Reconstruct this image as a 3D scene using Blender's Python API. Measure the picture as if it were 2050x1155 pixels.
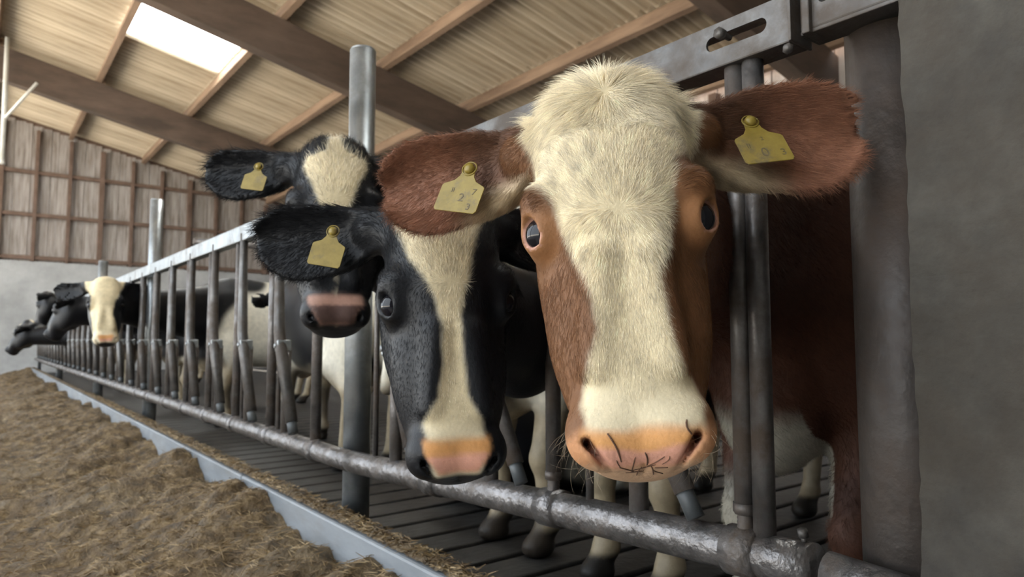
import bpy, bmesh, math, random
import numpy as np
from mathutils import Vector, Matrix

for o in list(bpy.data.objects): bpy.data.objects.remove(o)
random.seed(4); RNG = np.random.default_rng(11)
SC = bpy.context.scene; COL = SC.collection
EYE = 0.80                                   # camera height above the feed alley floor

# ------------------------------------------------------------------ camera
FPX = 1370.0; TH = math.radians(38.1); PT = math.radians(4.2)
cam = bpy.data.cameras.new('camera'); camo = bpy.data.objects.new('camera', cam); COL.objects.link(camo)
cam.sensor_width = 36; cam.lens = 36 * FPX / 2050; cam.clip_start = 0.05; cam.clip_end = 300
camo.location = (0, 0, EYE); camo.rotation_euler = (math.pi / 2 + PT, 0, -TH)
cam.dof.use_dof = True; cam.dof.focus_distance = 0.86; cam.dof.aperture_fstop = 7.5
SC.camera = camo
CF = np.array([math.sin(TH) * math.cos(PT), math.cos(TH) * math.cos(PT), math.sin(PT)])
CR = np.array([math.cos(TH), -math.sin(TH), 0.0]); CU = np.cross(CR, CF)
def at(px, py, d):                           # photo pixel at depth d -> world point
    return np.array([0, 0, EYE]) + d * (CF + CR * (px - 1025) / FPX + CU * (577.5 - py) / FPX)

# ------------------------------------------------------------------ light
SC.view_settings.view_transform = 'Standard'; SC.view_settings.look = 'None'
SC.view_settings.gamma = 1; SC.view_settings.use_curve_mapping = False
SC.view_settings.exposure = 1.18
wld = bpy.data.worlds.new('sky'); SC.world = wld; wld.use_nodes = True
bg = wld.node_tree.nodes['Background']; bg.inputs[0].default_value = (0.84, 0.92, 1.0, 1); bg.inputs[1].default_value = 2.0
sl = bpy.data.lights.new('sun', 'SUN'); sl.energy = 26.0; sl.angle = math.radians(1.5); sl.color = (1.0, 0.93, 0.82)
so = bpy.data.objects.new('sun', sl); COL.objects.link(so)
so.rotation_euler = Vector((0.56, 0.10, 1.0)).to_track_quat('Z', 'Y').to_euler()   # from behind the barn, onto the yard

# ------------------------------------------------------------------ helpers
def link(o, parent=None):
    COL.objects.link(o)
    if parent is not None: o.parent = parent
    return o
def empty(name, loc=(0, 0, 0)):
    o = bpy.data.objects.new(name, None); o.location = loc; o.empty_display_size = .1; return link(o)
def tag(o, label=None, cat=None, group=None, kind=None):
    if label: o['label'] = label
    if cat: o['category'] = cat
    if group: o['group'] = group
    if kind: o['kind'] = kind
    return o
def mesh(name, V, F, mat=None, smooth=False):
    me = bpy.data.meshes.new(name); me.from_pydata([tuple(map(float, v)) for v in V], [], F)
    if mat: me.materials.append(mat)
    if smooth: me.polygons.foreach_set('use_smooth', [True] * len(me.polygons))
    me.update(); return me
def obj(name, data, parent=None, loc=None, rot=None):
    o = bpy.data.objects.new(name, data)
    if loc is not None: o.location = loc
    if rot is not None: o.rotation_euler = rot
    link(o, parent)
    if parent is not None:                   # children are given in world coordinates
        o.matrix_parent_inverse = Matrix.Translation(-Vector(parent.location)) if parent.parent is None else Matrix()
    return o
def boxm(name, x0, x1, y0, y1, z0, z1, mat, bev=0.0):
    bm = bmesh.new(); bmesh.ops.create_cube(bm, size=1)
    for v in bm.verts:
        v.co = Vector(((x0 + x1) / 2 + v.co.x * (x1 - x0), (y0 + y1) / 2 + v.co.y * (y1 - y0), (z0 + z1) / 2 + v.co.z * (z1 - z0)))
    if bev: bmesh.ops.bevel(bm, geom=bm.edges[:], offset=bev, segments=2, affect='EDGES', profile=.5)
    me = bpy.data.meshes.new(name); bm.to_mesh(me); bm.free(); me.materials.append(mat); return me
def tubed(path, r, n=14, caps=True):
    P = [Vector(p) for p in path]; rs = r if hasattr(r, '__len__') else [r] * len(P)
    V, F = [], []; ref = None
    for i, p in enumerate(P):
        t = (P[min(i + 1, len(P) - 1)] - P[max(i - 1, 0)]).normalized()
        if ref is None: ref = t.orthogonal().normalized()
        ref = (ref - t * ref.dot(t)).normalized(); b = t.cross(ref)
        for k in range(n):
            a = 2 * math.pi * k / n; V.append(p + rs[i] * (math.cos(a) * ref + math.sin(a) * b))
    for i in range(len(P) - 1):
        for k in range(n):
            F.append((i * n + k, i * n + (k + 1) % n, (i + 1) * n + (k + 1) % n, (i + 1) * n + k))
    if caps: F.append(tuple(range(n))[::-1]); F.append(tuple((len(P) - 1) * n + k for k in range(n)))
    return V, F
def tubem(name, path, r, mat, n=14):
    V, F = tubed(path, r, n); me = mesh(name, V, F, mat, True)
    return me

def mat(name, cols, rough=.6, metal=0.0, scale=8.0, stretch=(1, 1, 1), bump=0.0, bscale=None, attr=None, spec=.5, detail=6, contrast=(.35, .65), coord='Object', extra=None):
    m = bpy.data.materials.new(name); m.use_nodes = True; nt = m.node_tree; N = nt.nodes; L = nt.links
    p = N['Principled BSDF']; p.inputs['Roughness'].default_value = rough; p.inputs['Metallic'].default_value = metal
    p.inputs['Specular IOR Level'].default_value = spec
    tc = N.new('ShaderNodeTexCoord'); mp = N.new('ShaderNodeMapping'); mp.inputs['Scale'].default_value = stretch
    L.new(tc.outputs[coord], mp.inputs[0])
    nz = N.new('ShaderNodeTexNoise'); nz.inputs['Scale'].default_value = scale; nz.inputs['Detail'].default_value = detail; nz.inputs['Roughness'].default_value = .65
    L.new(mp.outputs[0], nz.inputs['Vector'])
    rp = N.new('ShaderNodeValToRGB'); L.new(nz.outputs['Fac'], rp.inputs[0])
    el = rp.color_ramp.elements; n = len(cols)
    el[0].position = contrast[0]; el[1].position = contrast[1]
    el[0].color = (*cols[0], 1); el[1].color = (*cols[-1], 1)
    for i in range(1, n - 1):
        e = el.new(contrast[0] + (contrast[1] - contrast[0]) * i / (n - 1)); e.color = (*cols[i], 1)
    out = rp.outputs[0]
    if attr:
        a = N.new('ShaderNodeAttribute'); a.attribute_name = attr
        mx = N.new('ShaderNodeMix'); mx.data_type = 'RGBA'; mx.blend_type = 'MULTIPLY'; mx.inputs[0].default_value = 1
        L.new(a.outputs['Color'], mx.inputs[6]); L.new(out, mx.inputs[7]); out = mx.outputs[2]
    if extra:                                 # second, larger stain layer
        n2 = N.new('ShaderNodeTexNoise'); n2.inputs['Scale'].default_value = extra[0]; n2.inputs['Detail'].default_value = 8; n2.inputs['Roughness'].default_value = .7
        L.new(mp.outputs[0], n2.inputs['Vector'])
        r2 = N.new('ShaderNodeValToRGB'); L.new(n2.outputs['Fac'], r2.inputs[0])
        r2.color_ramp.elements[0].position = extra[2]; r2.color_ramp.elements[1].position = extra[3]
        mx = N.new('ShaderNodeMix'); mx.data_type = 'RGBA'; L.new(r2.outputs[0], mx.inputs[0]); L.new(out, mx.inputs[6]); mx.inputs[7].default_value = (*extra[1], 1)
        out = mx.outputs[2]
        if metal > 0:
            inv = N.new('ShaderNodeMath'); inv.operation = 'MULTIPLY_ADD'; inv.inputs[1].default_value = -metal * .85; inv.inputs[2].default_value = metal
            L.new(r2.outputs[0], inv.inputs[0]); L.new(inv.outputs[0], p.inputs['Metallic'])
            rr = N.new('ShaderNodeMath'); rr.operation = 'MULTIPLY_ADD'; rr.inputs[1].default_value = .3; rr.inputs[2].default_value = rough
            L.new(r2.outputs[0], rr.inputs[0]); L.new(rr.outputs[0], p.inputs['Roughness'])
    L.new(out, p.inputs['Base Color'])
    if bump:
        b = N.new('ShaderNodeBump'); b.inputs['Strength'].default_value = bump; b.inputs['Distance'].default_value = .01
        n3 = N.new('ShaderNodeTexNoise'); n3.inputs['Scale'].default_value = bscale or scale * 4; n3.inputs['Detail'].default_value = 5
        L.new(mp.outputs[0], n3.inputs['Vector']); L.new(n3.outputs['Fac'], b.inputs['Height']); L.new(b.outputs[0], p.inputs['Normal'])
    return m

def srgb(r, g, b):
    f = lambda c: (c / 255 / 12.92) if c <= 10.3 else ((c / 255 + .055) / 1.055) ** 2.4
    return (f(r), f(g), f(b))

M = {}
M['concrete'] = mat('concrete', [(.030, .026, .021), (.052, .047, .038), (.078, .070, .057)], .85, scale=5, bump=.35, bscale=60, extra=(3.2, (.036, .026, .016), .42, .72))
M['alley'] = mat('alley_concrete', [(.30, .29, .27), (.42, .40, .37)], .8, scale=2, bump=.2)
M['yard'] = mat('yard_concrete', [(.48, .46, .42), (.6, .58, .53)], .85, scale=.6)
M['endwall'] = mat('end_wall_concrete', [(.30, .30, .29), (.44, .44, .43)], .85, scale=1.5, bump=.2)
M['slat'] = mat('slat_concrete', [(.014, .013, .0125), (.038, .036, .033)], .55, scale=7, bump=.5)
M['steel'] = mat('dirty_steel', [(.09, .082, .077), (.19, .18, .175)], .38, .7, scale=14, bump=.12, bscale=90, extra=(9, (.075, .055, .042), .42, .62))
M['rail'] = mat('rail_steel', [(.075, .072, .07), (.14, .135, .13)], .38, .7, scale=10, bump=.1, bscale=120, extra=(6, (.06, .045, .034), .42, .62))
M['galv'] = mat('galvanised_steel', [(.24, .26, .27), (.36, .38, .39)], .38, .85, scale=9, bump=.06, extra=(5, (.14, .125, .105), .5, .75))
M['column'] = mat('rusty_column', [(.034, .026, .021), (.066, .056, .05)], .5, .3, scale=5, bump=.25, bscale=50, extra=(4, (.058, .036, .023), .4, .7))
M['pipe'] = mat('pipe_steel', [(.11, .103, .10), (.22, .21, .208)], .34, .75, scale=20, bump=.5, bscale=55, extra=(11, (.08, .06, .045), .5, .68))
M['rubber'] = mat('grey_rubber', [(.045, .05, .053), (.075, .082, .085)], .5, scale=20)
M['kerb'] = mat('kerb_concrete', [(.15, .165, .18), (.23, .245, .26)], .5, scale=4, stretch=(1, .5, 2), bump=.15, extra=(3, (.13, .12, .105), .5, .8))
M['sheet'] = mat('fibre_sheet', [(.34, .265, .18), (.60, .51, .385)], .85, scale=2.0, stretch=(.2, 4.5, 1), contrast=(.38, .62), extra=(1.0, (.26, .19, .13), .55, .85))  # stretched streaks put the light and shade of the corrugation into the colour
M['timber'] = mat('purlin_timber', [(.15, .092, .057), (.26, .17, .108)], .8, scale=6, stretch=(1, .15, 1), bump=.2)
M['rafter'] = mat('rafter_timber', [(.06, .04, .028), (.12, .08, .057)], .8, scale=3, stretch=(.3, 1, 1), bump=.2)
M['plank'] = mat('wall_plank', [(.20, .165, .14), (.33, .29, .26), (.42, .38, .35)], .85, scale=5, stretch=(3, 1, .25), bump=.2)
M['stud'] = mat('wall_stud', [(.10, .06, .04), (.17, .11, .08)], .85, scale=4)
M['white_pipe'] = mat('pale_pipe', [(.5, .48, .42), (.62, .6, .55)], .5, scale=6)
M['tagy'] = mat('tag_plastic', [(.20, .14, .018), (.28, .205, .036)], .42, scale=40, extra=(26, (.13, .095, .05), .54, .70))
M['tagmark'] = mat('tag_print', [(.10, .075, .035), (.16, .12, .06)], .6, scale=90)
M['eye'] = mat('eye', [(.004, .004, .006), (.010, .009, .012)], .08, scale=30, spec=.35)
M['eyewhite'] = mat('eye_white', [(.45, .33, .3), (.6, .48, .44)], .25, scale=60)
M['lid'] = mat('eyelid_skin', [(.40, .20, .16), (.52, .30, .25)], .4, scale=60)
M['hay'] = mat('hay_stalk', [(.07, .032, .018), (.15, .075, .042)], .7, scale=60)
M['silage'] = mat('silage', [(.024, .015, .006), (.092, .058, .024), (.20, .135, .062)], .75, scale=18, detail=10, bump=.9, bscale=70, contrast=(.3, .7), extra=(1.6, (.145, .112, .068), .5, .8))
M['straw'] = mat('straw', [(.09, .052, .018), (.21, .135, .055), (.35, .25, .125)], .6, scale=9, detail=3)
M['kerbdirt'] = mat('kerb_dirt', [(.07, .05, .03), (.2, .15, .09)], .9, scale=25, bump=.8)
M['coat'] = mat('coat', [(.82, .82, .82), (1, 1, 1)], .6, scale=30, attr='coat', spec=.3, bump=.15, bscale=220)
M['coat_black'] = mat('glossy_coat', [(.8, .8, .8), (1, 1, 1)], .45, scale=30, attr='coat', spec=.28, bump=.12, bscale=200)
m = bpy.data.materials.new('fur'); m.use_nodes = True; M['fur'] = m
p_ = m.node_tree.nodes['Principled BSDF']; p_.inputs['Roughness'].default_value = .5; p_.inputs['Specular IOR Level'].default_value = .2
a_ = m.node_tree.nodes.new('ShaderNodeAttribute'); a_.attribute_name = 'hcol'; m.node_tree.links.new(a_.outputs['Color'], p_.inputs['Base Color'])
m = bpy.data.materials.new('skylight_sheet'); m.use_nodes = True; M['skylight'] = m
nt = m.node_tree; nt.nodes.remove(nt.nodes['Principled BSDF']); tr = nt.nodes.new('ShaderNodeBsdfTransparent'); tl = nt.nodes.new('ShaderNodeBsdfTranslucent')
mx = nt.nodes.new('ShaderNodeMixShader'); mx.inputs[0].default_value = .75; tr.inputs[0].default_value = (.95, .97, 1, 1); tl.inputs[0].default_value = (.9, .93, .95, 1)
nt.links.new(tr.outputs[0], mx.inputs[1]); nt.links.new(tl.outputs[0], mx.inputs[2]); nt.links.new(mx.outputs[0], nt.nodes['Material Output'].inputs[0])

# ------------------------------------------------------------------ setting
H0 = 4.9 + EYE; SL = .21                     # underside of purlins: z = H0 - SL*x
XL, XR = -3.4, 7.7; YN, YF = -4.6, 18.5
rz = lambda x: H0 - SL * x
SA = math.atan(SL)
tag(obj('ground', boxm('ground', -60, XL, -60, 80, -.25, -.02, M['yard'])), kind='structure')
tag(obj('floor', boxm('floor', XL, .925, YN, YF, -.25, 0, M['alley'])), kind='structure')
cf = empty('floor_stall', (4, 7, .05)); tag(cf, kind='structure')
obj('channel_bed', boxm('channel_bed', .99, XR, YN, YF, -.45, -.06, M['slat']), cf)
sm = boxm('floor_slat', 0, 3.3, 0, .165, -.08, .05, M['slat'], .008); sm2 = boxm('floor_slat', 3.32, XR - .995, 0, .165, -.08, .05, M['slat'], .008)
for i in range(96):
    for mm in (sm, sm2): obj('floor_slat', mm, cf, loc=(.995, .0 + i * .193, 0))
# concrete pier that closes the feed front on the near side
def pier():
    bm = bmesh.new(); bmesh.ops.create_cube(bm, size=1)
    x0, x1, y0, y1, z0, z1 = .955, 1.32, -4.6, .379, -.06, 3.4
    for v in bm.verts: v.co = Vector(((x0 + x1) / 2 + v.co.x * (x1 - x0), (y0 + y1) / 2 + v.co.y * (y1 - y0), (z0 + z1) / 2 + v.co.z * (z1 - z0)))
    bmesh.ops.bisect_plane(bm, geom=bm.verts[:] + bm.edges[:] + bm.faces[:], plane_co=(0, .3, 0), plane_no=(0, 1, 0))
    for z in np.arange(.0, 1.7, .02):
        bmesh.ops.bisect_plane(bm, geom=bm.verts[:] + bm.edges[:] + bm.faces[:], plane_co=(0, 0, z), plane_no=(0, 0, 1))
    for v in bm.verts:                        # chipped, uneven arris
        if v.co.y > .37 and v.co.x < 1.0:
            v.co.y += .0015 * math.sin(v.co.z * 17) + random.uniform(-.0018, .0012) - .010 * max(0, 1 - abs(v.co.z - .42) / .05)
            v.co.x += random.uniform(0, .003)
    me = bpy.data.meshes.new('wall_right'); bm.to_mesh(me); bm.free(); me.materials.append(M['concrete']); return me
tag(obj('wall_right', pier()), kind='structure')

# far gable wall: concrete below, planks on studs above
we = empty('wall_far', (2, YF, 0)); tag(we, kind='structure')
obj('concrete_base', boxm('concrete_base', XL, XR, YF, YF + .25, -.1, 1.72 + EYE, M['endwall'], .01), we)
x = XL; k = 0
while x < XR - .1:
    w = .17 + .04 * math.sin(k * 2.3); zt = rz(x + w) + .12
    obj('plank', boxm('plank', x, x + w - .004, YF + .09 + .012 * (k % 2), YF + .115 + .012 * (k % 2), 1.70 + EYE, zt, M['plank'], .004), we); x += w; k += 1
obj('light_stop_board', boxm('light_stop_board', XL, XR, YF + .13, YF + .15, 1.7 + EYE, rz(XL) + .15, M['stud']), we)  # backing board added to stop light coming through the plank gaps
x = .30 - .64 * 5
while x < XR:
    wd = .10 if round((x - .30) / .64) % 3 == 0 else .07
    obj('stud', boxm('stud', x - wd / 2, x + wd / 2, YF - .03, YF + .085, 1.72 + EYE, rz(x) - .02, M['stud'], .004), we); x += .64
for h in (1.76, 2.72, 3.68):
    x1 = min(XR, (H0 - (h + EYE) - .15) / SL)
    obj('girt', boxm('girt', XL, x1, YF - .01, YF + .08, h + EYE, h + EYE + .085, M['stud'], .004), we)
# eave wall beyond the cows
wb = empty('wall_back', (XR, 7, 0)); tag(wb, kind='structure')
obj('concrete_base', boxm('concrete_base', XR, XR + .2, YN, YF, -.1, 1.3, M['endwall']), wb)
pl = boxm('plank', XR + .05, XR + .075, 0, .188, 1.28, rz(XR) + .15, M['plank'], .004)
for i in range(int((YF - YN) / .2)): obj('plank', pl, wb, loc=(.012 * (i % 2), YN + i * .2, 0))
obj('light_stop_board', boxm('light_stop_board', XR + .1, XR + .12, YN, YF, 1.2, rz(XR) + .2, M['stud']), wb)  # same added backing, keeps light out between the planks
for i in range(8): obj('stud', boxm('stud', XR - .06, XR + .05, YN + 1 + i * 3 - .06, YN + 1 + i * 3 + .06, 1.3, rz(XR), M['stud'], .004), wb)
# unseen near gable and side wall, added to block light from behind and left
wn = boxm('wall_near_blocker', XL, XR, YN - .2, YN, -.1, 7.2, M['endwall']); tag(obj('wall_near_blocker', wn), kind='structure')

tag(obj('wall_left_blocker', boxm('wall_left_blocker', XL - .2, XL, YN, -1.0, -.1, rz(XL) + .2, M['endwall'])), kind='structure')
# ---- roof
def sheetm(name, mat_, w=1.10, l=1.58, n=7):
    V, F = [], []; cols = n * 8 + 1; th = .008
    for side in (0, 1):
        for j in (0, 1):
            for i in range(cols):
                y = w * i / (cols - 1); V.append((j * l, y, .045 * math.cos(2 * math.pi * i / 8) + .038 + side * th))
    def q(s, i): return [s * 2 * cols + i, s * 2 * cols + i + 1, s * 2 * cols + cols + i + 1, s * 2 * cols + cols + i]
    for i in range(cols - 1):
        F.append(tuple(q(0, i))); F.append(tuple(q(1, i)[::-1]))
    for j in (0, 1):
        for i in range(cols - 1):
            a = j * cols + i; F.append((a, a + 1, 2 * cols + a + 1, 2 * cols + a))
    return mesh(name, V, F, mat_, False)
rf = empty('ceiling', (2, 7, H0)); tag(rf, kind='structure')
SH = sheetm('roof_sheet', M['sheet']); SKY = sheetm('skylight_sheet', M['skylight'])
PX = [1.55 + 1.505 * i for i in range(-4, 5)]      # purlin lines
ROWS = [(PX[i] + PX[i + 1]) / 2 for i in range(len(PX) - 1)]
for i, x0 in enumerate(PX[:-1]):
    for j in range(23):
        y0 = -5.10 + j * 1.06
        if x0 < XL - .8 or y0 > YF: continue
        sky = abs(x0 - 1.55) < .1 and any(abs(y0 + .53 - c) < .65 for c in (.6, 5.7, 10.8, 15.9))
        o = obj('skylight_sheet' if sky else 'roof_sheet', SKY if sky else SH, rf, loc=(x0 - .03, y0, rz(x0 - .03) + .19 + .012 * (j % 2) - .006 * (i % 2)), rot=(0, SA, 0))
for x0 in PX:
    if x0 < XL - .3 or x0 > XR + .2: continue
    pm = boxm('purlin', -.045, .045, YN, YF, 0, .19, M['timber'], .006)
    obj('purlin', pm, rf, loc=(x0, 0, rz(x0)), rot=(0, SA, 0))
for y0 in (-1.3, 3.75, 8.85, 13.95):
    V = []
    for (x, dz) in ((XL - .2, 0), (XR + .1, 0)):
        for yy in (0, .2):
            V += [(x, y0 + yy, rz(x) - .56), (x, y0 + yy, rz(x))]
    F = [(0, 4, 5, 1), (2, 3, 7, 6), (0, 2, 6, 4), (1, 5, 7, 3), (0, 1, 3, 2), (4, 6, 7, 5)]
    obj('rafter', mesh('rafter', V, F, M['rafter']), rf)
    for x0 in PX:                             # cleats carrying the purlins
        if x0 < XL or x0 > XR: continue
        obj('cleat', boxm('cleat', x0 + .045, x0 + .11, y0 + .02, y0 + .18, rz(x0) - .16, rz(x0) + .10, M['timber'], .006), rf)
for i, y0 in enumerate((3.85, 8.95, 14.05)):      # posts of the open side
    tag(obj('trim_%d' % (i + 1), boxm('side_post', XL - .15, XL + .05, y0 - .1, y0 + .1, -.1, rz(XL), M['rafter'], .01)), kind='structure')

# ------------------------------------------------------------------ feed front
FX = 1.0
RT, RB = .537 + EYE, .462 + EYE              # rail top and bottom
def zpipe(y): return EYE + (-.405 if y > 2.15 else -.405 + (2.15 - y) * .041)
def slotted(y0, y1, slots):
    """front plate of the head rail with slotted holes, folded lips above and below"""
    bm = bmesh.new()
    outer = [bm.verts.new((0, y, z)) for y, z in ((y0, RB), (y1, RB), (y1, RT), (y0, RT))]
    E = [bm.edges.new((outer[i], outer[(i + 1) % 4])) for i in range(4)]
    for (a, b) in slots:
        zc = (RT + RB) / 2 + .004; r = .0125; ring = []
        for k in range(20):
            t = math.pi * 2 * k / 20
            cy = b - r if math.cos(t) >= 0 else a + r
            ring.append(bm.verts.new((0, cy + r * math.cos(t), zc + r * math.sin(t))))
        for k in range(20): E.append(bm.edges.new((ring[k], ring[(k + 1) % 20])))
    bmesh.ops.triangle_fill(bm, edges=E, use_beauty=True)
    r = bmesh.ops.extrude_face_region(bm, geom=bm.faces[:])
    for v in [g for g in r['geom'] if isinstance(g, bmesh.types.BMVert)]: v.co.x += .006
    for v in bm.verts: v.co.x += FX - .026
    bmesh.ops.recalc_face_normals(bm, faces=bm.faces[:])
    me = bpy.data.meshes.new('rail_face'); bm.to_mesh(me); bm.free(); me.materials.append(M['rail']); return me
def panel(y0, y1, label, units, cfun, near):
    t = empty('feed_fence_panel', (FX, (y0 + y1) / 2, EYE - .405)); tag(t, label, 'fence', 'headlock feed fence panels')
    rm = M['rail'] if near else M['galv']; bmn = M['steel']; pm = M['pipe']
    if near:
        fr = obj('top_rail', slotted(y0, y1, [(u[0] - .305, u[0] - .19) for u in units]), t)
        obj('rail_lip', boxm('rail_lip', FX - .0255, FX + .03, y0, y1, RB - .002, RB + .006, rm, .002), fr)
        obj('rail_lip', boxm('rail_lip', FX - .0255, FX + .03, y0, y1, RT - .006, RT + .001, rm, .002), fr)
    else:
        obj('top_rail', boxm('top_rail', FX - .027, FX + .027, y0, y1, RB, RT, rm, .004), t)
    n = 24; ys = np.linspace(y0, y1, n)
    obj('bottom_pipe', tubem('bottom_pipe', [(FX, y, zpipe(y)) for y in ys], .035, pm, 20), t)
    for (P, ps) in units:
        cy, ty, by, tpy = cfun(P); zp = zpipe(P)
        cb = obj('upright_bar', tubem('upright_bar', [(FX, cy, zpipe(cy) + (.06 if near else .02)), (FX, cy, RB + .004)], .0172 if near else .0195, bmn), t)
        V, F = tubed([(FX, cy - .028, zpipe(cy - .028)), (FX, cy + .028, zpipe(cy + .028))], .0405, 20)
        obj('pipe_clamp', mesh('pipe_clamp', V, F, pm, True), cb)
        if near:
            obj('threaded_end', tubem('threaded_end', [(FX, cy, zpipe(cy) + .03 + .0035 * i) for i in range(11)], [.0125 + .0015 * (i % 2) for i in range(11)], bmn, 12), cb)
            obj('sleeve_nut', tubem('sleeve_nut', [(FX, cy, zpipe(cy) + .062), (FX, cy, zpipe(cy) + .078)], .0205, bmn, 6), cb)
        obj('thin_rod', tubem('thin_rod', [(FX, ty, zpipe(ty) + .02), (FX, ty, RB + .004)], .0085, bmn, 10), t)
        sb = obj('pivot_stanchion', tubem('pivot_stanchion', [(FX, P, zp + .02), (FX, P, EYE - .035)], .0185, bmn), t)
        obj('pivot_block', boxm('pivot_block', FX - .045, FX + .012, P - .019, P + .019, EYE - .052, EYE - .004, M['galv'], .006), sb)
        z1 = zpipe(by) + .085
        dy = (by - P) ; f = (z1 - (EYE - .028)) / (zpipe(by) + .045 - (EYE - .028))
        pth = [(FX - .014, tpy, RB + .035), (FX - .014, tpy, RB - .10), (FX - .026, P + .02, EYE + .03), (FX - .026, P, EYE - .028), (FX - .026, P + dy * f, z1)]
        pb = obj('locking_bar', tubem('locking_bar', pth, [.0135, .0135, .0165, .0175, .019] if near else [.017, .018, .023, .024, .023], M['rail'] if not near else bmn), t)
        obj('bumper', tubem('bumper', [(FX - .026, P + dy * (f - .08), z1 + .018), (FX - .026, by, zpipe(by) + .045)], .0155 if near else .019, M['rubber']), pb)
        obj('hinge_bolt', tubem('hinge_bolt', [(FX - .052, P, EYE - .028), (FX - .044, P, EYE - .028)], .011, M['galv'], 6), pb)
    return t
U1 = [(.888, 0), (1.358, 0), (1.835, 0)]
p1 = panel(.545, 2.13, 'dark steel headlock panel with a slotted rail beside the concrete wall', U1, lambda P: (P - .228, P + .13, P - .15, P + .06), True)
obj('upright_bar', tubem('upright_bar', [(FX, .626, zpipe(.62) + .02), (FX, .626, RB + .004)], .0175, M['steel']), p1)
PB = 5.62
U2 = [(2.752 + .487 * i, 0) for i in range(6)]
c2 = lambda P: (P - .31, P + .085, P - .16, P + .075)
panel(2.14, 5.44, 'headlock panel with slanted bars between the two tall round posts', U2, c2, False)
panel(5.46, 8.9, 'headlock panel behind the white faced cow further along the row', [(2.752 + .487 * i, 0) for i in range(6, 13)], c2, False)
panel(8.92, 12.8, 'distant headlock panel past the shortest galvanised post', [(2.752 + .487 * i, 0) for i in range(13, 21)], c2, False)
panel(12.82, 16.7, 'last and farthest headlock panel ending before the gable wall', [(2.752 + .487 * i, 0) for i in range(21, 28)], c2, False)

# rail bolt and end bracket by the column
def bolt(parent, p, r=.010, l=.022, ax=(-1, 0, 0)):
    a = Vector(ax); p = Vector(p)
    b = obj('bolt', tubem('bolt', [p, p + a * l], r * .55, M['rail'], 10), parent)
    obj('bolt_head', tubem('bolt_head', [p + a * l, p + a * (l + .011)], r, M['rail'], 6), b); return b
bolt(p1, (FX - .02, .655, .506 + EYE))
bk = empty('rail_bracket', (FX + .02, .46, RB)); tag(bk, 'steel end bracket joining the slotted rail to the concrete wall', 'bracket')
obj('bracket_plate', boxm('bracket_plate', FX - .012, FX + .002, .37, .535, RB + .012, RT + .055, M['rail'], .003), bk)
obj('bracket_lip', boxm('bracket_lip', FX - .012, FX + .045, .37, .535, RB + .006, RB + .013, M['rail'], .002), bk)
obj('flange', boxm('flange', FX - .022, FX + .03, .515, .528, RB + .004, RT + .045, M['rail'], .002), bk)
obj('flange', boxm('flange', FX - .034, FX + .03, .538, .543, RB - .004, RT + .02, M['rail'], .001), bk)
for y, z in ((.497, RB + .055), (.415, RT + .012)):
    obj('hole_disc', tubem('hole_disc', [(FX - .0125, y, z), (FX - .0115, y, z)], .008, M['slat'], 12), bk)  # dark discs on the plate, painting the shade inside bolt holes
bolt(bk, (FX - .03, .544, RB - .012), .008, .006, (-.6, -.2, -.5))
cl = empty('steel_column', (1.09, .432, .05)); tag(cl, 'thick rust stained round steel column against the concrete wall', 'column')
obj('column_shaft', tubem('column_shaft', [(1.095, .446, .05), (1.095, .446, RB + .04)], .066, M['column'], 40), cl)
obj('base_plate', boxm('base_plate', 1.0, 1.17, .385, .52, .05, .062, M['column'], .002), cl)
lb = empty('floor_rail', (1.02, .46, .40)); tag(lb, 'short dark flat rail bolted low beside the steel column', 'rail')
obj('bar', boxm('bar', 1.035, 1.05, .37, .58, zpipe(.5) - .045, zpipe(.5) + .0, M['steel'], .004), lb)
obj('pipe_stub', tubem('pipe_stub', [(FX, .38, zpipe(.5) - .012), (FX, .525, zpipe(.53) - .002)], .030, M['pipe'], 18), lb)
bolt(lb, (FX + .0, .56, zpipe(.55) + .034), .008, .008, (-.3, 0, 1))

def post(y, top, label, r=.047, x=1.075):
    t = empty('fence_post', (x, y, .05)); tag(t, label, 'post', 'round posts carrying the feed fence')
    obj('shaft', tubem('shaft', [(x, y, .05), (x, y, EYE + top)], r, M['galv'], 24), t)
    obj('post_cap', tubem('post_cap', [(x, y, EYE + top), (x, y, EYE + top + .008)], [r, r * .9], M['galv'], 24), t)
    obj('bracket', boxm('bracket', FX + .0275, max(x - .03, FX + .029), y - .03, y + .03, RB + .01, RT - .01, M['galv'], .003), t)
    obj('clamp', boxm('clamp', FX + .036, max(x - .02, FX + .037), y - .02, y + .02, zpipe(y) - .02, zpipe(y) + .02, M['galv'], .003), t)
post(2.255, 1.05, 'tallest looking galvanised round post behind the black cow with raised head')
post(5.85, 1.075, 'galvanised round post rising above the middle of the fence rail')
post(8.60, .84, 'short galvanised post right above the white faced cow')
post(12.86, .6, 'far fence post in the hazy part of the row')
post(16.76, .55, 'last fence post at the far end of the row', .03, 1.06)

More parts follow.
